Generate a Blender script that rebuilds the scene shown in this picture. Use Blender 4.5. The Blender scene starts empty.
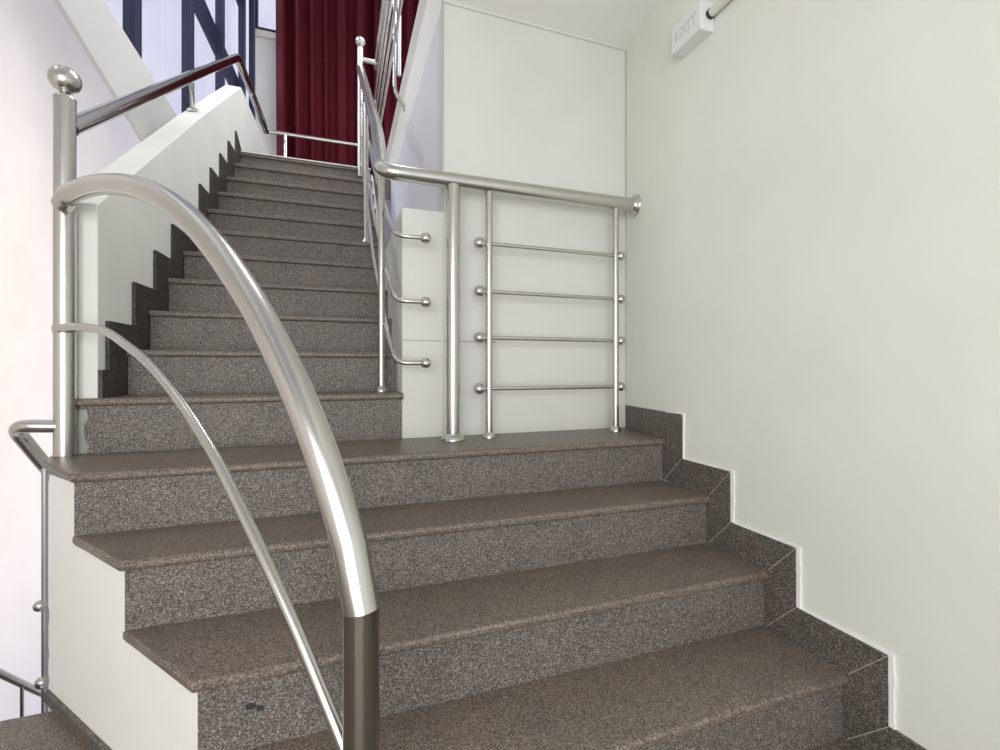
import bpy, bmesh, math, random
from mathutils import Vector, Matrix
random.seed(4)
S = bpy.context.scene
COL = S.collection
PI = math.pi

# ------------------------------------------------------------------ materials
def mat(name, color, rough=.6, metal=0.0, spec=.5):
    m = bpy.data.materials.new(name); m.use_nodes = True
    b = m.node_tree.nodes['Principled BSDF']
    b.inputs['Base Color'].default_value = (*color, 1)
    b.inputs['Roughness'].default_value = rough
    b.inputs['Metallic'].default_value = metal
    b.inputs['Specular IOR Level'].default_value = spec
    return m

def nodes(m):
    nt = m.node_tree
    return nt, nt.nodes['Principled BSDF'], nt.nodes.new, nt.links.new

def paint(name, color, var=.02, scale=3.0, rough=.55, bump=.02):
    m = mat(name, color, rough, 0, .3)
    nt, b, N, L = nodes(m)
    tc = N('ShaderNodeTexCoord'); nz = N('ShaderNodeTexNoise')
    nz.inputs['Scale'].default_value = scale; nz.inputs['Detail'].default_value = 5
    rp = N('ShaderNodeValToRGB')
    rp.color_ramp.elements[0].position = .3; rp.color_ramp.elements[1].position = .7
    rp.color_ramp.elements[0].color = (*[max(0, c*(1-var*2)) for c in color], 1)
    rp.color_ramp.elements[1].color = (*[min(1, c*(1+var)) for c in color], 1)
    L(tc.outputs['Object'], nz.inputs['Vector']); L(nz.outputs['Fac'], rp.inputs['Fac'])
    L(rp.outputs['Color'], b.inputs['Base Color'])
    n2 = N('ShaderNodeTexNoise'); n2.inputs['Scale'].default_value = 90
    bp = N('ShaderNodeBump'); bp.inputs['Strength'].default_value = bump*3; bp.inputs['Distance'].default_value = .003
    L(tc.outputs['Object'], n2.inputs['Vector']); L(n2.outputs['Fac'], bp.inputs['Height'])
    L(bp.outputs['Normal'], b.inputs['Normal'])
    return m

def granite(name, dark, mid, light, scale=150, rough=.45, big=.18):
    m = mat(name, mid, rough, 0, .45)
    nt, b, N, L = nodes(m)
    tc = N('ShaderNodeTexCoord')
    v = N('ShaderNodeTexVoronoi'); v.inputs['Scale'].default_value = scale; v.inputs['Randomness'].default_value = 1
    sp = N('ShaderNodeSeparateColor')
    rp = N('ShaderNodeValToRGB'); cr = rp.color_ramp
    cr.elements[0].position = .0; cr.elements[0].color = (*dark, 1)
    cr.elements[1].position = 1.0; cr.elements[1].color = (*light, 1)
    e = cr.elements.new(.35); e.color = (*[d*.5+c*.5 for d, c in zip(dark, mid)], 1)
    e = cr.elements.new(.6); e.color = (*mid, 1)
    e = cr.elements.new(.82); e.color = (*[c*1.25 for c in mid], 1)
    L(tc.outputs['Object'], v.inputs['Vector']); L(v.outputs['Color'], sp.inputs['Color'])
    L(sp.outputs['Red'], rp.inputs['Fac'])
    nz = N('ShaderNodeTexNoise'); nz.inputs['Scale'].default_value = 9; nz.inputs['Detail'].default_value = 8; nz.inputs['Roughness'].default_value = .65
    L(tc.outputs['Object'], nz.inputs['Vector'])
    r2 = N('ShaderNodeValToRGB')
    r2.color_ramp.elements[0].position = .3; r2.color_ramp.elements[1].position = .75
    lo = 1-big; r2.color_ramp.elements[0].color = (lo, lo, lo, 1); r2.color_ramp.elements[1].color = (1.06, .99, .94, 1)
    L(nz.outputs['Fac'], r2.inputs['Fac'])
    mx = N('ShaderNodeMix'); mx.data_type = 'RGBA'; mx.blend_type = 'MULTIPLY'; mx.inputs['Factor'].default_value = 1
    L(rp.outputs['Color'], mx.inputs['A']); L(r2.outputs['Color'], mx.inputs['B'])
    L(mx.outputs['Result'], b.inputs['Base Color'])
    bp = N('ShaderNodeBump'); bp.inputs['Strength'].default_value = .15; bp.inputs['Distance'].default_value = .002
    L(sp.outputs['Green'], bp.inputs['Height']); L(bp.outputs['Normal'], b.inputs['Normal'])
    return m

def steel(name, color=(.60, .585, .555), rough=.26):
    m = mat(name, color, rough, 1.0)
    return m

M_WALL = paint('cream_wall_paint', (.79, .805, .75))
M_WHITE = paint('white_wall_paint', (.88, .83, .785))
M_PANEL = paint('panel_paint', (.715, .725, .685))
M_PARAPET = paint('pale_green_paint', (.84, .855, .81), .03)
M_FLANK = paint('flank_paint', (.89, .88, .83))
M_LAV = paint('lavender_shade_wall', (.80, .80, .865))  # bluish window light and shade put into this wall colour
M_SLAB = paint('slab_paint', (.87, .87, .86))
M_BEAM = paint('beam_paint', (.68, .68, .67))
M_CEIL = paint('ceiling_paint', (.92, .92, .885))
M_KERB = paint('beige_kerb_shade', (.66, .64, .59))  # darker shading along the slab edge put into the kerb colour
M_SEAM = paint('seam_filler', (.50, .50, .45))
M_TREAD = granite('tread_granite', (.060, .048, .040), (.200, .170, .146), (.36, .32, .285), 430, .36)
M_RISER = granite('riser_granite', (.040, .035, .032), (.185, .166, .150), (.44, .41, .38), 430, .5)
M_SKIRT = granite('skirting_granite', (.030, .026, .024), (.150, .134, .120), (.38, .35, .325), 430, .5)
M_UTREAD = M_TREAD
M_URISER = M_RISER
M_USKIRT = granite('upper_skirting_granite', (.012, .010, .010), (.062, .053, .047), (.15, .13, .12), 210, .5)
M_STEEL = steel('brushed_stainless_steel')
M_DARKSTEEL = steel('polished_stainless_steel', (.50, .48, .46), .13)
M_NEWEL = steel('dark_polished_steel', (.36, .345, .31), .12)
M_GREYPIPE = steel('weathered_grey_pipe', (.50, .50, .52), .4)
M_NAVY = paint('navy_steel_paint', (.030, .036, .075), .05, 4, .45)
M_MARBLE = paint('white_marble_strip', (.86, .85, .83), .03)
M_PLASTIC = mat('white_plastic', (.80, .80, .80), .4)
M_INK = mat('faded_grey_print', (.62, .62, .60), .6)
M_CONDUIT = mat('cream_conduit_plastic', (.72, .70, .62), .45)
M_DARK = mat('black_gap', (.03, .03, .028), .7)
M_CEMENT = paint('grey_cement_smear', (.36, .38, .33), .12, 22, .8, .1)

# curtain velvet
M_CURTAIN = mat('red_velvet', (.10, .006, .016), .75, 0, .2)
nt, b, N, L = nodes(M_CURTAIN)
b.inputs['Sheen Weight'].default_value = .03; b.inputs['Sheen Roughness'].default_value = .4
b.inputs['Sheen Tint'].default_value = (.8, .12, .2, 1)
tc = N('ShaderNodeTexCoord'); nz = N('ShaderNodeTexNoise'); nz.inputs['Scale'].default_value = 120
rp = N('ShaderNodeValToRGB'); rp.color_ramp.elements[0].color = (.055, .0018, .006, 1); rp.color_ramp.elements[1].color = (.115, .0045, .014, 1)
L(tc.outputs['Object'], nz.inputs['Vector']); L(nz.outputs['Fac'], rp.inputs['Fac']); L(rp.outputs['Color'], b.inputs['Base Color'])

# window glass: clear thin pane, faint lavender tint
M_GLASS = bpy.data.materials.new('window_glass'); M_GLASS.use_nodes = True
nt = M_GLASS.node_tree; nt.nodes.clear()
o_ = nt.nodes.new('ShaderNodeOutputMaterial'); t_ = nt.nodes.new('ShaderNodeBsdfTransparent')
g_ = nt.nodes.new('ShaderNodeBsdfGlossy'); x_ = nt.nodes.new('ShaderNodeMixShader')
t_.inputs['Color'].default_value = (.99, .985, .995, 1); g_.inputs['Roughness'].default_value = .05
x_.inputs['Fac'].default_value = .06
nt.links.new(t_.outputs[0], x_.inputs[1]); nt.links.new(g_.outputs[0], x_.inputs[2]); nt.links.new(x_.outputs[0], o_.inputs['Surface'])

# ------------------------------------------------------------------ mesh helpers
def add_box(bm, x0, x1, y0, y1, z0, z1):
    vs = [bm.verts.new((x, y, z)) for z in (z0, z1) for y in (y0, y1) for x in (x0, x1)]
    for f in ((0, 2, 3, 1), (4, 5, 7, 6), (0, 1, 5, 4), (2, 6, 7, 3), (0, 4, 6, 2), (1, 3, 7, 5)):
        bm.faces.new([vs[i] for i in f])
    return vs

def add_prism(bm, loop_a, loop_b):
    a = [bm.verts.new(p) for p in loop_a]; c = [bm.verts.new(p) for p in loop_b]
    n = len(a)
    bm.faces.new(a); bm.faces.new(list(reversed(c)))
    for i in range(n):
        bm.faces.new([a[i], c[i], c[(i+1) % n], a[(i+1) % n]])
    return a, c

def sweep_rings(pts, r, n=20):
    pts = [Vector(p) for p in pts]
    k = len(pts); rings = []
    up = None
    for i, p in enumerate(pts):
        d0 = (pts[i]-pts[i-1]).normalized() if i > 0 else None
        d1 = (pts[i+1]-pts[i]).normalized() if i < k-1 else None
        t = ((d0 or d1)+(d1 or d0)).normalized()
        base = d0 or d1
        if up is None:
            a = Vector((0, 0, 1)) if abs(base.z) < .9 else Vector((1, 0, 0))
            up = (a-base*a.dot(base)).normalized()
        else:
            up = (up-base*up.dot(base)).normalized()
        side = base.cross(up)
        ring = []
        rr = r[i] if isinstance(r, (list, tuple)) else r
        for j in range(n):
            an = 2*PI*j/n
            q = up*math.cos(an)*rr+side*math.sin(an)*rr
            # project along the incoming direction onto the mitre plane
            s = -q.dot(t)/base.dot(t)
            ring.append(p+q+base*s)
        rings.append(ring)
        if d1 is not None:
            up = (up-d1*up.dot(d1)).normalized()
    return rings

def add_rings(bm, rings, cap=True):
    vr = [[bm.verts.new(p) for p in ring] for ring in rings]
    n = len(vr[0])
    for a, c in zip(vr, vr[1:]):
        for j in range(n):
            bm.faces.new([a[j], a[(j+1) % n], c[(j+1) % n], c[j]])
    if cap:
        bm.faces.new(list(reversed(vr[0]))); bm.faces.new(vr[-1])

def add_tube(bm, pts, r, n=20):
    add_rings(bm, sweep_rings(pts, r, n))

def add_lathe(bm, origin, prof, n=24, axis=(0, 0, 1)):
    """prof: (radius, height) pairs along axis"""
    ax = Vector(axis).normalized()
    a = Vector((1, 0, 0)) if abs(ax.x) < .9 else Vector((0, 1, 0))
    u = (a-ax*a.dot(ax)).normalized(); w = ax.cross(u); o = Vector(origin)
    rings = [[o+ax*h+(u*math.cos(2*PI*j/n)+w*math.sin(2*PI*j/n))*max(r, 1e-4) for j in range(n)] for r, h in prof]
    add_rings(bm, rings)

def add_ball(bm, c, r, n=20):
    bmesh.ops.create_uvsphere(bm, u_segments=n, v_segments=n//2+2, radius=r, matrix=Matrix.Translation(c))

def smooth_path(pts, seg=6):
    P = [Vector(p) for p in pts]; out = []
    for i in range(len(P)-1):
        p0 = P[i-1] if i > 0 else P[0]*2-P[1]
        p1, p2 = P[i], P[i+1]
        p3 = P[i+2] if i+2 < len(P) else P[-1]*2-P[-2]
        for s in range(seg):
            t = s/seg
            out.append(.5*((2*p1)+(p2-p0)*t+(2*p0-5*p1+4*p2-p3)*t*t+(3*p1-p0-3*p2+p3)*t**3))
    out.append(P[-1]); return out

def fillet(pts, rad, seg=7):
    """round the inner corners of a polyline"""
    P = [Vector(p) for p in pts]; out = [P[0]]
    for i in range(1, len(P)-1):
        a = (P[i-1]-P[i]); c = (P[i+1]-P[i])
        d = min(rad, a.length*.48, c.length*.48)
        s, e = P[i]+a.normalized()*d, P[i]+c.normalized()*d
        for k in range(seg+1):
            t = k/seg
            out.append(s*(1-t)**2+P[i]*2*t*(1-t)+e*t*t)
    out.append(P[-1]); return out

def obj(name, bm, m, parent=None, smooth=False, bevel=0, origin=None):
    bmesh.ops.recalc_face_normals(bm, faces=bm.faces)
    me = bpy.data.meshes.new(name)
    if origin is not None:
        bmesh.ops.translate(bm, verts=bm.verts, vec=-Vector(origin))
    bm.to_mesh(me); bm.free()
    me.materials.append(m)
    o = bpy.data.objects.new(name, me); COL.objects.link(o)
    if origin is not None: o.location = origin
    if smooth:
        for p in me.polygons: p.use_smooth = True
        try: me.set_sharp_from_angle(angle=math.radians(50))
        except Exception: pass
    if bevel:
        md = o.modifiers.new('soft_edge', 'BEVEL'); md.width = bevel; md.segments = 2; md.limit_method = 'ANGLE'
    if parent is not None:
        o.parent = parent
        o.matrix_parent_inverse = parent.matrix_world.inverted()
    return o

def thing(name, label, cat, loc=(0, 0, 0), group=None):
    o = bpy.data.objects.new(name, None); COL.objects.link(o); o.location = loc
    o.empty_display_size = .05
    o.matrix_world = Matrix.Translation(loc)
    return tag(o, label, cat, group)

def tag(o, label, cat, group=None):
    o['label'] = label; o['category'] = cat
    if group: o['group'] = group
    return o

def struct(name, bm, m, label=None, cat=None, bevel=0, parent=None):
    o = obj(name, bm, m, parent, bevel=bevel)
    if parent is None:
        o['kind'] = 'structure'
        if label: o['label'] = label
        if cat: o['category'] = cat
    return o

def BM(): return bmesh.new()

def tube_obj(name, pts, r, m, parent, n=20):
    bm = BM(); add_tube(bm, pts, r, n); return obj(name, bm, m, parent, True)

def ball_obj(name, c, r, m, parent):
    bm = BM(); add_ball(bm, c, r); return obj(name, bm, m, parent, True)

def lathe_obj(name, o, prof, m, parent, axis=(0, 0, 1), n=24):
    bm = BM(); add_lathe(bm, o, prof, n, axis); return obj(name, bm, m, parent, True)

# ------------------------------------------------------------------ dimensions
R = .17; RUN = .2361; OV = .016
FZ = -.68                                   # floor the camera stands on
def UY(j): return .1504+.1943*j             # upper flight nosing
def UZ(j): return .0138+.1699*j-(.011 if j == 11 else .003 if j > 6 else 0)
def XL(y): return -2.008+.0375*y            # left skirting plane of the upper flight
def XW(y): return .007 if y <= -.1 else .007+.055*((y+.1)/.46)**1.6          # right wall plane
def XC(y): return -2.28+.045*y              # plane of the window columns
FC = -1.897                                 # flank wall plane  x = FC - .85 y
TOPZ = UZ(11)

# ------------------------------------------------------------------ setting: walls, floor, ceiling
bm = BM()
ys = [-3.4, -.1]+[-.1+.046*k for k in range(1, 11)]
pl = [(XW(y), y) for y in ys]+[(XW(.36)+.15, .36), (XW(0)+.15, -3.4)]
add_prism(bm, [(x, y, FZ) for x, y in pl], [(x, y, 2.2) for x, y in pl])
struct('wall_right', bm, M_WALL, 'plain cream plastered wall rising beside the right end of the lower steps', 'wall')

bm = BM(); add_box(bm, -.83, .22, .36, .46, 0.0, 1.817)
struct('wall_back', bm, M_PANEL, 'cream panel wall behind the barred guard railing under the ceiling', 'wall')

bm = BM(); add_box(bm, -1.0, -.8301, .358, 1.62, -.02, .936)
struct('wall_pier', bm, M_PANEL, 'low cream pier with flat top between the stair rail and the panel wall', 'wall', bevel=.004)

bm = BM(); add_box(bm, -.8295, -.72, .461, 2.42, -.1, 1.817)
struct('wall_inner', bm, M_LAV, 'side wall coloured with pale lavender shade under the upper floor edge beside the upper steps', 'wall')

bm = BM(); add_box(bm, -.83, .3, -3.4, 4.6, 1.8175, 2.10)
struct('ceiling', bm, M_CEIL, 'flat cream ceiling slab over the lower steps', 'ceiling')
bm = BM(); add_box(bm, -.825, -.70, -3.4, 3.6, 2.10, 2.30)
struct('trim_1', bm, M_KERB, 'kerb with beige shading running along the edge of the upper floor slab', 'kerb')

# thin joints
bm = BM(); add_box(bm, -.839, -.829, .354, .3605, .936, 1.8165)
struct('trim_2', bm, M_SEAM, 'narrow vertical edge strip at the left end of the panel wall', 'trim')
bm = BM(); add_box(bm, -.829, XW(.36), .350, .3605, 1.806, 1.8172)
struct('trim_3', bm, M_PANEL, 'thin moulding where the panel wall meets the ceiling', 'trim')
bm = BM(); add_box(bm, XW(.36)-.005, XW(.36)+.002, .354, .3605, .11, 1.806)
struct('trim_4', bm, M_SEAM, 'thin vertical joint in the corner of panel wall and right wall', 'trim')
bm = BM(); add_box(bm, -1.0005, -.60, .3568, .3605, .395, .400)
struct('trim_5', bm, M_SEAM, 'hairline horizontal joint across the pier and panel wall', 'trim')
bm = BM(); add_box(bm, -.8405, -.8285, .3565, .3605, .0, .936)
struct('trim_6', bm, M_PANEL, 'faint vertical joint between pier and panel wall', 'trim')

# lower floor: landing whose edge drops into the next flight down
bm = BM(); add_box(bm, -3.3, .3, -3.4, .105, FZ-.12, FZ)
struct('floor', bm, M_TREAD, 'brown granite floor at the foot of the steps', 'floor')
# upper landing
bm = BM(); add_box(bm, -2.2, .3, 2.42, 4.6, TOPZ-.18, TOPZ-.002)
struct('floor_upper', bm, M_UTREAD, 'landing floor at the top of the upper steps', 'floor')

# far left wall of the stairwell below the window band
bm = BM(); add_box(bm, -3.4, -3.28, -3.4, 5.0, -3.2, 3.08)
struct('wall_left', bm, M_WHITE, 'bright white wall on the far left side of the stairwell', 'wall')
# white slab edge on the left below the window columns
bm = BM()
prof = [(-.6, 2.03), (-.6, 1.955), (.674, 1.684), (1.408, 1.483), (3.3, 1.08), (4.1, 1.08), (4.1, 1.86), (1.0, 1.90)]
prof = [(-.6, 1.955), (.674, 1.684), (1.408, 1.483), (3.3, 1.05), (4.3, 1.05), (4.3, 1.79), (1.9, 1.866), (1.0, 1.94), (-.6, 2.05)]
add_prism(bm, [(XC(y), y, z) for y, z in prof], [(XC(y)-.02, y, z) for y, z in prof])
struct('trim_7', bm, M_BEAM, 'broad white sloping beam on the left below the window columns', 'beam', bevel=.006)

# parapet left of the upper flight
def parapet_prof(lo):
    return [(.372, lo), (.372, .835), (.673, 1.074), (1.402, 1.653), (2.361, 2.385), (3.57, 2.40), (3.57, lo)]
bm = BM()
pr = parapet_prof(-1.6)
add_prism(bm, [(XL(y)-.012, y, z) for y, z in pr], [(XL(y)-.115, y, z) for y, z in pr])
struct('wall_parapet', bm, M_PARAPET, 'pale green sloping parapet wall along the left of the upper steps', 'wall', bevel=.004)

# back wall of the upper landing with a window at its left
bm = BM()
add_box(bm, -2.12, 1.0, 4.1, 4.2, 1.6, 3.90)
add_box(bm, -1.70, 1.0, 4.1, 4.2, 3.90, 5.3)
struct('wall_far', bm, M_SLAB, 'pale grey wall behind the red curtain on the upper landing', 'wall')
bm = BM(); add_box(bm, -2.12, -1.695, 4.06, 4.2, 3.90, 3.965)
wi = struct('window_1', bm, M_WHITE, 'small high window with white sill left of the red curtain', 'window')
bm = BM(); add_box(bm, -2.12, -1.70, 4.1, 4.15, 3.967, 4.02); add_box(bm, -2.12, -2.08, 4.1, 4.15, 4.02, 5.3)
add_box(bm, -1.74, -1.70, 4.1, 4.15, 4.02, 5.3)
obj('window_frame', bm, M_NAVY, wi)
bm = BM(); add_box(bm, -2.08, -1.74, 4.12, 4.126, 4.02, 5.3)
obj('pane', bm, M_GLASS, wi)

# unseen panels added behind and beside the viewpoint to block light
bm = BM(); add_box(bm, -3.4, .9, -3.55, -3.4, 2.05, 5.3)
struct('light_blocker_rear', bm, M_WALL, 'unseen panel added above the opening behind the viewpoint to block light', 'wall')
bm = BM(); add_box(bm, -3.4, -3.28, -3.4, -.6, 3.2, 5.3)  # unseen panel closing the side gap, added to block light
struct('light_blocker_side', bm, M_WALL, 'unseen panel added at upper left beside the viewpoint to block light', 'wall')
# unseen roof added over the stairwell to keep the upper steps darker
bm = BM(); add_box(bm, -2.45, .9, -3.4, 4.3, 5.3, 5.45)
struct('light_blocker_roof', bm, M_SLAB, 'unseen roof panel added high over the upper flight to block light', 'ceiling')

# window columns and panes on the left of the upper flight
def beam_mid(y): return 1.90-.155*y
cols = [1.373, 2.165, 2.905, 3.640, 4.06]
order = ['nearest', 'second nearest', 'third', 'fourth', 'farthest']
spots = ['navy steel window column nearest the white sloping beam',
         'navy steel window column above the first handrail bracket',
         'navy steel window column crossed by the dark horizontal bar',
         'navy steel window column behind the upper end of the left handrail',
         'thin navy steel corner column beside the window left of the red curtain']
for i, yb in enumerate(cols):
    # solid box section standing just behind the beam, with a lip along both outer edges
    x = XC(yb)-(.065 if i < 4 else 0)
    yb = (yb+1.535)*(x+1.241)/(XC(yb)+1.241)-1.535 if i < 4 else yb
    w, d = (.060, .085) if i < 4 else (.05, .085)
    zb = beam_mid(yb)
    bm = BM()
    add_box(bm, x-w, x-.002, yb-d+.002, yb-.002, zb, 5.29)
    add_box(bm, x-w*.5-.004, x-w*.5+.004, yb-d-.001, yb-d+.003, zb, 5.29)
    add_box(bm, x-.003, x, yb-.012, yb, zb, 5.29); add_box(bm, x-.003, x, yb-d, yb-d+.012, zb, 5.29)
    o = obj('steel_column', bm, M_NAVY, origin=(x, yb, zb), bevel=.002)
    tag(o, spots[i], 'column', 'navy window columns')
for (z0, z1, y0, y1, lab) in ((3.10, 3.32, .96, 4.05, 'dark navy bar running behind the columns above the parapet'),
                              (4.15, 4.35, .96, 4.05, 'dark navy bar high up behind the columns near the curtain')):
    bm = BM()
    p = [(y0, z0), (y1, z0), (y1, z1), (y0, z1)]
    add_prism(bm, [(XC(y)-.135, y, z) for y, z in p], [(XC(y)-.165, y, z) for y, z in p])
    tag(obj('steel_bar', bm, M_NAVY), lab, 'bar', 'navy horizontal bars')
bm = BM()
p = [(-3.38, 1.9), (.94, 1.9), (.94, 5.29), (-3.38, 5.29)]  # unseen panel added in place of glazing, cuts light on the risers
add_prism(bm, [(XC(y)-.10, y, z) for y, z in p], [(XC(y)-.20, y, z) for y, z in p])
struct('light_blocker_bay', bm, M_WALL, 'unseen solid panel added before the first window bay to cut light', 'wall')
edges = [.95]+[c for c in cols]
for i in range(len(edges)-1):
    bm = BM()
    y0, y1 = edges[i], edges[i+1]-.02
    p = [(y0, beam_mid(y0)+.17), (y1, beam_mid(y1)+.17), (y1, 5.29), (y0, 5.29)]
    add_prism(bm, [(XC(y)-.180, y, z) for y, z in p], [(XC(y)-.186, y, z) for y, z in p])
    struct('window_%d' % (i+2), bm, M_GLASS)

# ------------------------------------------------------------------ lower flight
def slab_tread(name, plan, zt, m, parent, front, th=.025, r=.0095):
    """horizontal slab; plan edges listed in front (index of first vertex) get a rounded nosing"""
    bm = BM()
    lo = [(x, y, zt-th) for x, y in plan]; hi = [(x, y, zt) for x, y in plan]
    a, c = add_prism(bm, lo, hi)
    bm.edges.ensure_lookup_table()
    n = len(plan); sel = []
    for i in front:
        j = (i+1) % n
        for ring in (a, c):
            e = bm.edges.get((ring[i], ring[j]))
            if e: sel.append(e)
    bmesh.ops.recalc_face_normals(bm, faces=bm.faces)
    bmesh.ops.bevel(bm, geom=sel, offset=r, segments=4, profile=.5, affect='EDGES')
    return obj(name, bm, m, parent, True)

DY = [.012, .016, .003, .006]                  # the left ends of the lower steps lie slightly farther back
low = thing('staircase', 'lower flight of broad brown granite steps spreading out towards the left', 'stairs', (-.9, -.3, FZ))
for i in range(4):
    yn = -RUN*i; z = -R*i
    yb = (.372 if i == 0 else -RUN*(i-1)+OV+.012)
    yf = yn+DY[i]
    xf = FC-.020-.85*yf                      # the nosing corner sticks out a little to the left
    if i == 0:
        plan = [(0.0, 0), (XW(.355)-.007, .355), (XW(.355)-.007, yb), (-2.125, yb), (-2.10, .260), (-1.922, .012)]
        slab_tread('tread', plan, z, M_TREAD, low, [4, 5])
    else:
        yu = -RUN*(i-1)+OV+DY[i-1]
        xb = FC-.85*yu-.003
        plan = [(0.0, yn), (0.0, yb), (xb, yu+.012), (xb, yu), (xf, yf)]
        slab_tread('tread', plan, z, M_TREAD, low, [3, 4])
    yr = yn+OV
    bm = BM()
    yl = yr+DY[i]
    x0 = FC-.85*yl+.001
    lp = [(x0, yl), (0.0, yr), (0.0, yr+.022), (x0, yl+.022)]
    add_prism(bm, [(x, y, z-R) for x, y in lp], [(x, y, z-.0252) for x, y in lp])
    rz = obj('riser', bm, M_RISER, low)
    if i == 2:
        # chips in the stone of the third riser
        bm = BM()
        for (cx, cz, rr) in ((-1.37, -.40, .012), (-1.352, -.408, .010), (-1.33, -.408, .005), (-1.362, -.392, .006), (-1.385, -.412, .005)):
            bmesh.ops.create_icosphere(bm, subdivisions=2, radius=rr, matrix=Matrix.Translation((cx-.045, yr+.0005+DY[2]*(-cx+.045)/1.5, cz-.022)) @ Matrix.Diagonal((1, .10, .7, 1)))
        c = obj('chip', bm, M_DARK, rz)
        c['label'] = 'dark chips broken out of the riser'

# white flank wall carrying the left ends of the lower steps
bm = BM()
ins = Vector((.762, .648, 0))*.05
pts = []
yr = [-RUN*i+OV+DY[i] for i in range(4)]
def fx(y): return FC-.85*y
prof = [(.166, FZ-.8), (.166, -.0255), (yr[0], -.0255)]
for i in range(1, 4):
    prof += [(yr[i-1], -R*i-.0255), (yr[i], -R*i-.0255)]
prof += [(yr[3], FZ), (.0, FZ), (.0, FZ-.8)]
la = [Vector((fx(y), y, z)) for y, z in prof]
add_prism(bm, la, [p+ins for p in la])
add_prism(bm, [(fx(.166), .166, FZ-.8), (-2.09, .371, FZ-.8), (-1.95, .371, FZ-.8), (-1.95, .167, FZ-.8)],
          [(fx(.166), .166, -.0255), (-2.09, .371, -.0255), (-1.95, .371, -.0255), (-1.95, .167, -.0255)])
struct('wall_flank', bm, M_FLANK, 'white stepped flank wall under the left ends of the lower steps', 'wall')
# low granite skirting at its foot
bm = BM()
a = [(fx(y)-.012*.76, y-.012*.65) for y in (.166, -.69)]
c = [(fx(y)-.0005, y-.0005) for y in (.166, -.69)]
loop = a+c[::-1]
add_prism(bm, [(x, y, FZ) for x, y in loop], [(x, y, FZ+.030) for x, y in loop])
struct('baseboard_left', bm, M_SKIRT, 'low granite skirting at the foot of the white flank wall', 'skirting')

# stepped granite skirting on the right wall
bm = BM()
top = [(.355, .108)]
for i in range(4):
    ye = -RUN*i-.092
    top += [(ye, -R*i+.108), (ye, -R*(i+1)+.108)]
top += [(-3.3, FZ+.108)]
bot = [(-3.3, FZ)]
for i in range(3, -1, -1):
    bot += [(-RUN*i+.03, -R*(i+1)), (-RUN*i+.03, -R*i-.0)]
bot += [(.355, 0)]
# quads per step keep the outline simple
def XS(y): return XW(y)-.007
segs = [(-.1+.0455*k, -.1+.0455*(k+1), -R if k < 3 else -.03, .108) for k in range(10)]
for i in range(4):
    y1 = -.1 if i == 0 else -RUN*(i-1)-.092
    segs.append((-RUN*i-.092, y1, -R*(i+1), -R*i+.108))
segs.append((-3.3, -RUN*3-.092, FZ, FZ+.108))
for y0, y1, z0, z1 in segs:
    p = [(y0, z0), (y1, z0), (y1, z1), (y0, z1)]
    add_prism(bm, [(XS(y)+.0002, y, z) for y, z in p], [(XW(y)+.001, y, z) for y, z in p])
struct('baseboard_right', bm, M_SKIRT, 'stepped granite skirting climbing the right wall beside the lower steps', 'skirting', bevel=.0025)

# line of white plaster left along the edge of the skirting
bm = BM()
for i in range(4):
    ye = -RUN*i-.092; z1 = -R*i+.108; z0 = -R*(i+1)+.108
    n = 9
    out = [(ye-.0085-.004*random.random(), z0+(z1-z0+.004)*k/n) for k in range(n+1)]
    inn = [(ye+.001+.004*random.random()*(k > n-4), z0+(z1-z0+.004)*k/n) for k in range(n, -1, -1)]
    loop = out+inn
    add_prism(bm, [(.0005, y, z) for y, z in loop], [(.008, y, z) for y, z in loop])
    yt = 0.0 if i == 0 else -RUN*(i-1)-.102
    loop = [(ye, z1-.001)]+[(ye+(yt-ye)*k/8, z1+.002+.003*random.random()*(k < 4)) for k in range(9)]+[(yt, z1-.001)]
    add_prism(bm, [(.0008, y, z) for y, z in loop], [(.008, y, z) for y, z in loop])
struct('trim_8', bm, M_SLAB, 'ragged white plaster line along the stepped skirting on the right wall', 'plaster edge')

# ------------------------------------------------------------------ upper flight
up = thing('staircase', 'upper flight of dark granite steps climbing straight to the landing', 'stairs', (-1.5, 1.3, 0))
for j in range(1, 12):
    yn = UY(j); z = UZ(j)
    xr = -1.0005
    xe = XL(yn)+.001
    x_l = -2.07 if j == 1 else xe
    yb = UY(j+1)+OV+.01 if j < 11 else 2.42
    if j == 1:
        plan = [(-1.0+.004, yn), (-1.0005, yb), (XL(yb)+.001, yb), (XL(yb)+.001, .3715), (-2.07, .3715), (-2.07, yn)]
        plan = [(-.996, yn), (-.996, .357), (-1.0005, .357), (-1.0005, yb), (XL(yb)+.001, yb), (XL(.3715)+.001, .3715), (-2.07, .3715), (-2.07, yn)]
        slab_tread('tread', plan, z, M_UTREAD, up, [7])
    else:
        plan = [(xr, yn), (xr, yb), (XL(yb)+.001, yb), (xe, yn)]
        slab_tread('tread', plan, z, M_UTREAD, up, [3])
    yr_ = yn+OV
    zb = 0.0 if j == 1 else UZ(j-1)
    bm = BM()
    if j == 1:
        add_box(bm, -2.06, -1.0005, yr_, yr_+.01, zb, z-.0252)
    else:
        add_box(bm, xe, xr, yr_, yr_+.02, zb, z-.0252)
    obj('riser', bm, M_RISER if j == 1 else M_URISER, up)
bm = BM()
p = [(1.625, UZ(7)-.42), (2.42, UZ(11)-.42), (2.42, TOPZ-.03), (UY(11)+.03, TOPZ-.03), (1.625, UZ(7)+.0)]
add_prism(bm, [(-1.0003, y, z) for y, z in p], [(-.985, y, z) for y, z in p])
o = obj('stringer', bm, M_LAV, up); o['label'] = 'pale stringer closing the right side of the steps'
bm = BM(); add_box(bm, -1.96, -1.0005, UY(11)-.003, UY(11)+.06, TOPZ+.0003, TOPZ+.008)
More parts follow.
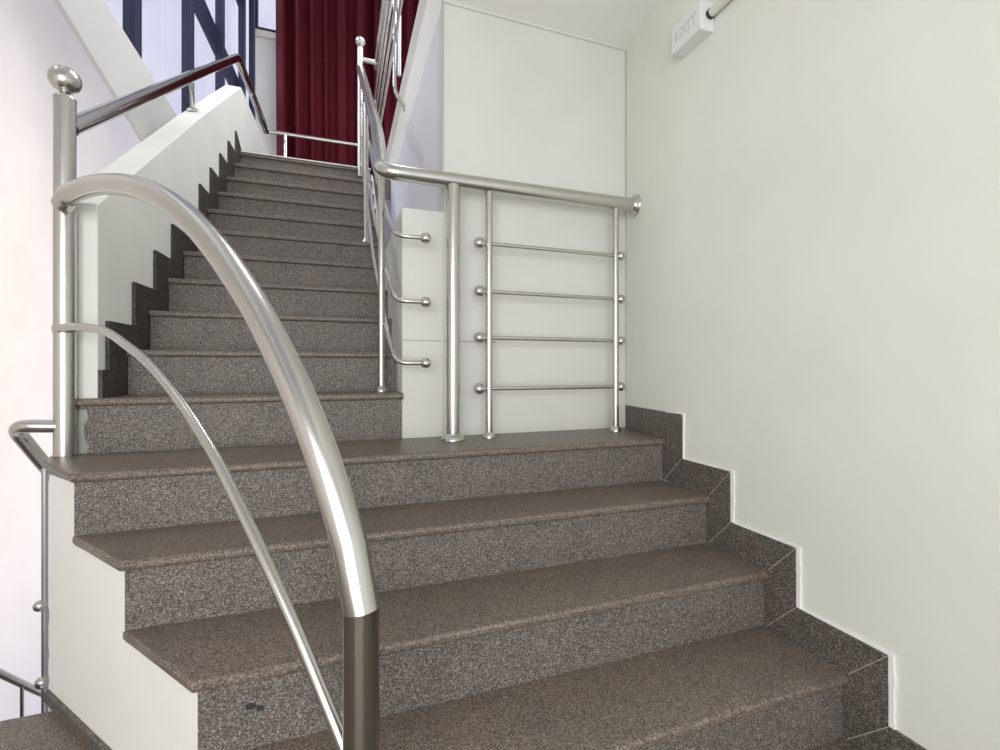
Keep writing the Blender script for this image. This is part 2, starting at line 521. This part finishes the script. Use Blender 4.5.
o = obj('nosing_strip', bm, M_MARBLE, up); o['label'] = 'thin white strip along the topmost step edge'
# cement smear beside the first riser
bm = BM()
prof = []
for k in range(13):
    t = k/12; prof.append((-2.036+.004*math.sin(7*t+1)+.008*random.random(), .002+.145*t))
loop = [(-2.062, .002)]+prof+[(-2.062, .147)]
add_prism(bm, [(x, UY(1)+OV-.0015, z) for x, z in loop], [(x, UY(1)+OV+.002, z) for x, z in loop])
o = obj('cement_smear', bm, M_CEMENT, up); o['label'] = 'rough grey cement smear at the left end of the first riser'

# saw-toothed skirting on the parapet
bm = BM()
for j in range(1, 12):
    y0 = UY(j)-.118 if j > 1 else .374
    y1 = UY(j+1)-.118 if j < 11 else UY(11)+.085
    zt = UZ(j)+.095; zb = UZ(j-1)+.0 if j > 1 else UZ(1)
    if j == 11:
        zs = [(y0, UZ(10)), (UY(11)+.09, TOPZ), (y0, zt)]
        add_prism(bm, [(XL(y), y, z) for y, z in zs], [(XL(y)-.0125, y, z) for y, z in zs])
        continue
    p = [(y0, zb), (y1, zb), (y1, zt), (y0, zt)]
    add_prism(bm, [(XL(y), y, z) for y, z in p], [(XL(y)-.0125, y, z) for y, z in p])
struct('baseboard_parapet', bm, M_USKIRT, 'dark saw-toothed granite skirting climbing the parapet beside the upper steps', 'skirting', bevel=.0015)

# next flight down, behind the floor edge
dn = thing('staircase', 'flight of granite steps going down behind the lower left floor edge', 'stairs', (-2.6, .3, FZ))
for k in range(1, 6):
    y0 = .105+.2*(k-1)
    bm = BM(); add_box(bm, -3.27, -2.14, y0+.001, y0+.22, FZ-R*k-.025, FZ-R*k)
    obj('tread', bm, M_TREAD, dn)
    bm = BM(); add_box(bm, -3.27, -2.14, y0+.001, y0+.02, FZ-R*k, FZ-R*(k-1)-(.121 if k == 1 else .031))
    obj('riser', bm, M_RISER, dn)

# hairline mitre joints in the right skirting
bm = BM()
for i in range(4):
    for (ya, za, yb_, zb_) in ((-RUN*i+OV-.01, -R*(i+1)+.002, -RUN*i-.091, -R*(i+1)+.106),
                               (-RUN*(i+1)+.002, -R*(i+1)+.004, -RUN*(i+1)-.09, -R*(i+1)+.106)):
        d = Vector((0, yb_-ya, zb_-za)).normalized(); n_ = Vector((0, -d.z, d.y))*.0008
        pa, pb = Vector((0, ya, za)), Vector((0, yb_, zb_))
        lp = [pa-n_, pb-n_, pb+n_, pa+n_]
        add_prism(bm, [p+Vector((-.0003, 0, 0)) for p in lp], [p+Vector((.001, 0, 0)) for p in lp])
struct('trim_9', bm, M_SEAM, 'hairline joints between the stones of the right skirting', 'joint')

# ------------------------------------------------------------------ curved railing on the left
A = Vector((-2.078, .337, 0)); NW = Vector((-1.207, -.760, 0))
A0 = Vector((-2.082, .333, 0))
T = (NW-A0); LEN = T.length; T.normalize()
NOUT = Vector((-T.y, T.x, 0))              # towards the steps / camera side check below
if NOUT.y > 0: NOUT = -NOUT
def along(s, z, off=0):
    p = A0+T*s+NOUT*off
    return Vector((p.x, p.y, z))
TR = .0285
cr = thing('curved_railing', 'curved stainless steel railing with round ball topped post sweeping down over the lower steps', 'railing', (A.x, A.y, 0))
post = tube_obj('post', [(A.x, A.y, .001), (A.x, A.y, 1.150)], TR, M_STEEL, cr, 28)
lathe_obj('cap', (A.x, A.y, 1.150), [(TR+.001, 0), (TR+.001, .006), (TR*.9, .012), (.017, .018), (.012, .024), (.011, .038)], M_STEEL, post)
ball_obj('ball_finial', (A.x, A.y, 1.216), .0425, M_STEEL, cr)
arc = [(.034, .803), (.062, .815), (.102, .826), (.266, .817), (.445, .783), (.6, .736), (.736, .678), (.857, .608), (.943, .546), (1.022, .478),
       (1.119, .382), (1.209, .272), (1.281, .168), (1.335, .071), (1.372, -.006)]
def arc_off(s): return .010*max(0, 1-max(s, 0)/.3)
pts = smooth_path([along(s, z, arc_off(s)) for s, z in arc], 6)
joint = along(1.400, -.103)
pts = pts+[joint]
full = pts+[along(1.400, -.3)]
rings = sweep_rings(full, TR, 28)
bm = BM(); add_rings(bm, rings[:-1]); obj('top_rail', bm, M_STEEL, cr, True)
bottom = [Vector((p.x, p.y, FZ+.001)) for p in rings[-1]]
bm = BM(); add_rings(bm, [rings[-2], bottom]); nwl = obj('newel_post', bm, M_NEWEL, cr, True)
nwl['label'] = 'polished dark newel post'
nb = along(1.400, FZ)
lathe_obj('base_flange', (nb.x, nb.y, FZ), [(.05, .0005), (.05, .006), (.04, .02), (TR+.001, .024)], M_STEEL, cr)
thin = [(.040, .411), (.09, .413), (.162, .410), (.341, .390), (.51, .340), (.657, .283), (.81, .196), (.943, .099), (1.059, -.010), (1.162, -.115),
        (1.239, -.199), (1.308, -.282), (1.36, -.345), (1.40, -.40)]
pts = smooth_path([along(s, z, .020*max(0, 1-s/.3)) for s, z in thin], 5)
tube_obj('lower_rail', pts, .0115, M_STEEL, cr, 16)
lathe_obj('collar', (A.x, A.y, .398), [(TR+.0005, 0), (TR+.003, .004), (TR+.003, .022), (TR+.0005, .026)], M_STEEL, cr)

# ------------------------------------------------------------------ handrail on the parapet
def XH(y): return -2.062+.0375*y
hr = thing('wall_handrail', 'polished steel handrail sloping up along the left parapet from the ball topped post', 'handrail', (XH(1.4), 1.4, 1.7))
path = fillet([(A.x+.004, A.y+.010, 1.066), (XH(2.445), 2.445, 2.655), (XH(3.60), 3.60, 2.655)], .05, 6)
tube_obj('rail', path, .028, M_DARKSTEEL, hr, 24)
def bracket(y, zr, foot, ax):
    f = Vector(foot)
    p = fillet([(XH(y), y, zr-.02), (XH(y)+.004, y+.02, (zr+f.z)/2), tuple(f)], .05, 6)
    br = tube_obj('bracket', p, .0115, M_STEEL, hr, 14)
    lathe_obj('foot_plate', f, [(.028, .0), (.028, .004), (.016, .012)], M_STEEL, br, axis=ax, n=18)
bracket(1.40, 1.885, (-2.030, 1.53, 1.757), (0, -.6, .8))
bracket(2.42, 2.64, (XL(2.72)-.012, 2.72, 2.53), (1, 0, 0))

# ------------------------------------------------------------------ looped handrail of the flight down
lh = thing('looped_handrail', 'bent steel handrail looping round the left post and down behind the flank wall', 'handrail', (-2.15, .35, .05))
path = fillet([(-2.075, .335, .096), (-2.178, .318, .104), (-2.212, .36, .085), (-2.185, .47, -.06), (-2.20, 1.3, -.80)], .05, 7)
tube_obj('rail', path, .021, M_STEEL, lh, 20)
pipe = tube_obj('baluster', [(-2.128, .335, -.035), (-2.128, .335, FZ-.345)], .0085, M_GREYPIPE, lh, 14)
ball_obj('ball_joint', (-2.137, .330, -.470), .018, M_STEEL, pipe)
ball_obj('pipe_coupling', (-2.132, .330, -.715), .019, M_STEEL, pipe)
tube_obj('stay', fillet([(-2.128, .335, -.47), (-2.118, .345, -.52), (-2.116, .347, -.62), (-2.128, .335, -.66)], .03, 4), .004, M_GREYPIPE, lh, 8)
# thin rail on the far side of that flight
fr = thing('stair_rail', 'thin pale rail of the flight going down at the lower left corner', 'handrail', (-2.4, .6, -1.0))
tube_obj('rail', [(-2.4, .20, -.40), (-2.4, 1.05, -1.215)], .0125, M_STEEL, fr, 14)
tube_obj('baluster', [(-2.4, .761, -.945), (-2.4, .761, FZ-.68)], .006, M_STEEL, fr, 10)
tube_obj('baluster', [(-2.4, .40, -.60), (-2.4, .40, FZ-.34)], .006, M_STEEL, fr, 10)

# ------------------------------------------------------------------ guard railing on the landing step
GY = .254
gd = thing('guard_railing', 'stainless steel guard railing with four cross bars standing before the cream panel wall', 'railing', (-.45, GY, 0))
HT = 1.028
def base(parent, x, y, z, r):
    lathe_obj('base_flange', (x, y, z), [(r*1.75, .0006), (r*1.75, .006), (r*1.55, .014), (r*1.2, .02), (r+.0008, .026)], M_STEEL, parent)
elbow = [(-1.044, GY+.012, HT+.012), (-1.02, GY+.002, HT+.001), (-.98, GY, HT), (XW(GY)-.012, GY, HT)]
tube_obj('top_rail', [(-.955, GY, HT), (XW(GY)-.004, GY, HT)], .030, M_STEEL, gd, 28)
lathe_obj('wall_flange', (XW(GY)+.001, GY, HT), [(.048, 0), (.048, .010), (.044, .016), (.034, .022), (.0305, .03)], M_STEEL, gd, axis=(-1, 0, 0))
p = tube_obj('post', [(-.814, GY, .001), (-.814, GY, HT-.02)], .0275, M_STEEL, gd, 26); base(p, -.814, GY, 0, .0275)
for bx in (-.664, -.066):
    p = tube_obj('baluster', [(bx, GY, .001), (bx, GY, HT-.02)], .0148, M_STEEL, gd, 18); base(p, bx, GY, 0, .0148)
for z in (.7916, .5961, .4078, .2005):
    c = tube_obj('cross_bar', [(-.70, GY+.004, z), (-.038, GY+.004, z)], .0085, M_STEEL, gd, 14)
    ball_obj('ball_cap', (-.704, GY+.004, z), .0235, M_STEEL, c)
    ball_obj('ball_cap', (-.036, GY+.004, z), .0205, M_STEEL, c)

# ------------------------------------------------------------------ railing right of the upper flight
def XR(y): return -1.066-.0075*(y-.254)
sr = thing('stair_railing', 'steel stair railing climbing the right side of the upper steps to a ball topped post', 'railing', (-1.08, 1.2, .5))
SL = (2.70-HT)/(2.33-GY)
def hz(y): return HT+SL*(y-GY)
path = fillet([(-.955, GY, HT), (-1.088, GY-.004, HT), (XR(.75), .75, HT+SL*(.75-GY)), (XR(2.33), 2.33, 2.70)], .12, 12)
tube_obj('handrail', path, .029, M_STEEL, sr, 26)
tp = tube_obj('post', [(XR(2.33), UY(11)-.012, TOPZ-.075), (XR(2.33), UY(11)-.012, 2.815)], .022, M_STEEL, sr, 20)
lathe_obj('cap', (XR(2.33), UY(11)-.012, 2.815), [(.0225, 0), (.02, .008), (.012, .014), (.010, .03)], M_STEEL, tp)
ball_obj('ball_finial', (XR(2.33), UY(11)-.012, 2.866), .038, M_STEEL, sr)
for (bx, by, bz) in ((-1.069, .50, UZ(1)), (-1.088, 1.345, UZ(6))):
    p = tube_obj('baluster', [(bx, by, bz+.001), (bx, by, hz(by)-.02)], .0145, M_STEEL, sr, 16); base(p, bx, by, bz, .0145)
for z in (.790, .541, .304):
    y1 = 2.32
    path = fillet([(-.925, GY+.002, z), (-1.035, GY+.002, z), (-1.048, .40, z+.10), (XR(1.0), 1.0, z+.10+SL*.60), (XR(y1)+.012, y1, z+.10+SL*(y1-.40))], .07, 7)
    c = tube_obj('rod', path, .0095, M_STEEL, sr, 14)
    ball_obj('ball_cap', (-.922, GY+.002, z), .0215, M_STEEL, c)

# ------------------------------------------------------------------ railing along the upper slab edge
BX = -.945
br_ = thing('balcony_railing', 'long horizontal steel railing along the upper floor edge above the panel wall', 'railing', (BX, 1.0, 2.3))
tube_obj('top_rail', [(BX, 2.42, 2.775), (BX, -1.2, 2.775)], .024, M_STEEL, br_, 20)
for z in (2.66, 2.49, 2.30, 2.13):
    c = tube_obj('rod', [(BX, 2.70, z), (BX, -1.2, z)], .009, M_STEEL, br_, 12)
    ball_obj('ball_cap', (BX, 2.715, z), .019, M_STEEL, c)
tube_obj('connector', [(XR(2.33), 2.335, 2.765), (BX, 2.335, 2.765)], .020, M_STEEL, br_, 16)
for y in (1.54, .2):
    p = fillet([(-.898, y, 2.86), (-.898, y, 2.09), (-.831, y, 2.00)], .05, 7)
    bp_ = tube_obj('bracket_post', p, .0125, M_STEEL, br_, 14)
    lathe_obj('foot_plate', (-.8305, y, 2.0), [(.026, 0), (.026, .005), (.015, .012)], M_STEEL, bp_, axis=(-1, 0, 0), n=16)
    tube_obj('post', [(-.848, y+.16, 2.301), (-.848, y+.16, 2.86)], .012, M_GREYPIPE, br_, 14)

# ------------------------------------------------------------------ guard on the top landing
tg = thing('landing_railing', 'low steel railing across the landing in front of the red curtain', 'railing', (-1.5, 3.6, TOPZ))
tube_obj('top_rail', [(-1.93, 3.6, 2.655), (-.98, 3.6, 2.655)], .021, M_STEEL, tg, 18)
tube_obj('lower_rail', [(-1.93, 3.6, 2.42), (-1.86, 3.6, 2.42)], .014, M_STEEL, tg, 12)
for x in (-1.752, -1.03):
    tube_obj('post', [(x, 3.6, TOPZ-.001), (x, 3.6, 2.64)], .017, M_STEEL, tg, 14)

# ------------------------------------------------------------------ curtain
bm = BM()
W0, W1 = -1.875, .20
nx, nzz = 760, 10
rng = random.Random(11)
phase = [(rng.uniform(.7, 1.3), rng.uniform(0, 6.28)) for _ in range(8)]
def fold(u, v):
    x = u*(W1-W0)
    ph = x*43+1.7*math.sin(x*4.1+.4)+1.1*math.sin(x*9.3+2)+.3*v
    a = math.copysign(abs(math.sin(ph))**.8, math.sin(ph))*(.050+.022*math.sin(x*7.7+1))
    a += math.sin(x*97+1.6*math.sin(x*5.1+1)+.4*v)*.010
    a += math.sin(x*13+.6+.3*v)*.022
    return a*(.85+.15*v)
grid = []
for k in range(nzz+1):
    v = k/nzz; row = []
    for i in range(nx+1):
        u = i/nx
        row.append(bm.verts.new((W0+u*(W1-W0)-.035*(v)*(1-u)*.5, 3.90+fold(u, 1-v), TOPZ+.012+v*(5.25-TOPZ-.012))))
    grid.append(row)
for k in range(nzz):
    for i in range(nx):
        bm.faces.new([grid[k][i], grid[k][i+1], grid[k+1][i+1], grid[k+1][i]])
cu = obj('curtain', bm, M_CURTAIN, None, True)
md = cu.modifiers.new('thickness', 'SOLIDIFY'); md.thickness = .004
tag(cu, 'deep red velvet curtain hanging in folds behind the top landing railing', 'curtain')

# ------------------------------------------------------------------ emergency sign and conduit on the right wall
sx = XW(-.17)
sg = thing('wall_sign', 'small white exit sign box mounted high on the right wall below the ceiling', 'sign', (sx, -.174, 1.459))
bm = BM(); add_box(bm, -.050, sx+.002, -.246, -.096, 1.472, 1.574)
obj('housing', bm, M_PLASTIC, sg, bevel=.004)
cu_ = bpy.data.curves.new('sign_lettering', 'FONT'); cu_.body = 'EXIT'; cu_.size = .056; cu_.extrude = .0006
cu_.align_x = 'CENTER'; cu_.align_y = 'CENTER'
tmp = bpy.data.objects.new('tmp', cu_); COL.objects.link(tmp)
dg = bpy.context.evaluated_depsgraph_get()
me = bpy.data.meshes.new_from_object(tmp.evaluated_get(dg)); me.name = 'sign_lettering'
bpy.data.objects.remove(tmp)
me.materials.clear(); me.materials.append(M_INK)
lt = bpy.data.objects.new('lettering', me); COL.objects.link(lt)
lt.matrix_world = Matrix.Translation((-.0507, -.171, 1.523)) @ Matrix(((0, 0, -1, 0), (-1, 0, 0, 0), (0, 1, 0, 0), (0, 0, 0, 1)))
bpy.context.view_layer.update()
lt.parent = sg; lt.matrix_parent_inverse = sg.matrix_world.inverted()
lt['label'] = 'faded grey letters'
cd = thing('conduit', 'cream conduit pipe running along the right wall from the sign box', 'pipe', (sx-.018, -.3, 1.527))
tube_obj('pipe', [(sx-.018, -.255, 1.527), (sx-.018, -3.3, 1.527)], .0145, M_CONDUIT, cd, 16)
bm = BM(); add_lathe(bm, (sx-.018, -.2455, 1.527), [(.0165, 0), (.0165, .012)], 16, (0, -1, 0)); g = obj('gland', bm, M_DARK, cd, True)

# ------------------------------------------------------------------ light
w = bpy.data.worlds.new('sky'); S.world = w; w.use_nodes = True
nt = w.node_tree; bg = nt.nodes['Background']
tc = nt.nodes.new('ShaderNodeTexCoord'); nz = nt.nodes.new('ShaderNodeTexNoise'); nz.inputs['Scale'].default_value = 4.5; nz.inputs['Detail'].default_value = 5
rp = nt.nodes.new('ShaderNodeValToRGB')
rp.color_ramp.elements[0].position = .35; rp.color_ramp.elements[1].position = .65
rp.color_ramp.elements[0].color = (.60, .61, .80, 1); rp.color_ramp.elements[1].color = (.80, .82, .96, 1)
nt.links.new(tc.outputs['Generated'], nz.inputs['Vector']); nt.links.new(nz.outputs['Fac'], rp.inputs['Fac']); nt.links.new(rp.outputs['Color'], bg.inputs['Color'])
bg.inputs['Strength'].default_value = 1.08

def area(name, loc, target, sx_, sy_, power, color):
    l = bpy.data.lights.new(name, 'AREA'); l.shape = 'RECTANGLE'; l.size = sx_; l.size_y = sy_; l.energy = power; l.color = color
    o = bpy.data.objects.new(name, l); COL.objects.link(o); o.location = loc
    o.rotation_euler = (Vector(target)-Vector(loc)).to_track_quat('-Z', 'Y').to_euler()
    return o
area('window_daylight', (-1.8, -2.75, .50), (-1.0, 0, .35), 2.0, 1.6, 52, (1.0, .99, .93))
area('left_wall_fill', (-2.50, 2.6, .15), (-3.28, 2.6, .15), 1.8, 3.6, 15, (1, .955, .92))  # unseen fill light added to brighten the far left wall
area('parapet_fill', (-.15, 1.3, 3.9), (-2.0, .8, .7), 1.0, 1.6, 70, (1.0, .985, .93))  # added fill light with no visible source, brightens the parapet face
sl = bpy.data.lights.new('soft_daylight', 'SUN'); sl.energy = 3.6; sl.angle = math.radians(50); sl.color = (.93, .95, 1.0)
so = bpy.data.objects.new('soft_daylight', sl); COL.objects.link(so); so.location = (-4, 1, 5)
so.rotation_euler = Vector((1, .15, -.85)).to_track_quat('-Z', 'Y').to_euler()

# ------------------------------------------------------------------ camera
cam = bpy.data.cameras.new('camera'); co = bpy.data.objects.new('camera', cam); COL.objects.link(co)
cam.sensor_width = 36; cam.sensor_fit = 'HORIZONTAL'; cam.lens = 36*461.31/1000
cam.shift_y = (367.9-375)/1000
cam.clip_start = .02
co.location = (-1.2411, -1.5352, .2853)
co.rotation_euler = (PI/2, 0, -.33580)
S.camera = co
S.view_settings.view_transform = 'Standard'; S.view_settings.look = 'None'
S.view_settings.exposure = 0; S.view_settings.gamma = 1; S.view_settings.use_curve_mapping = False
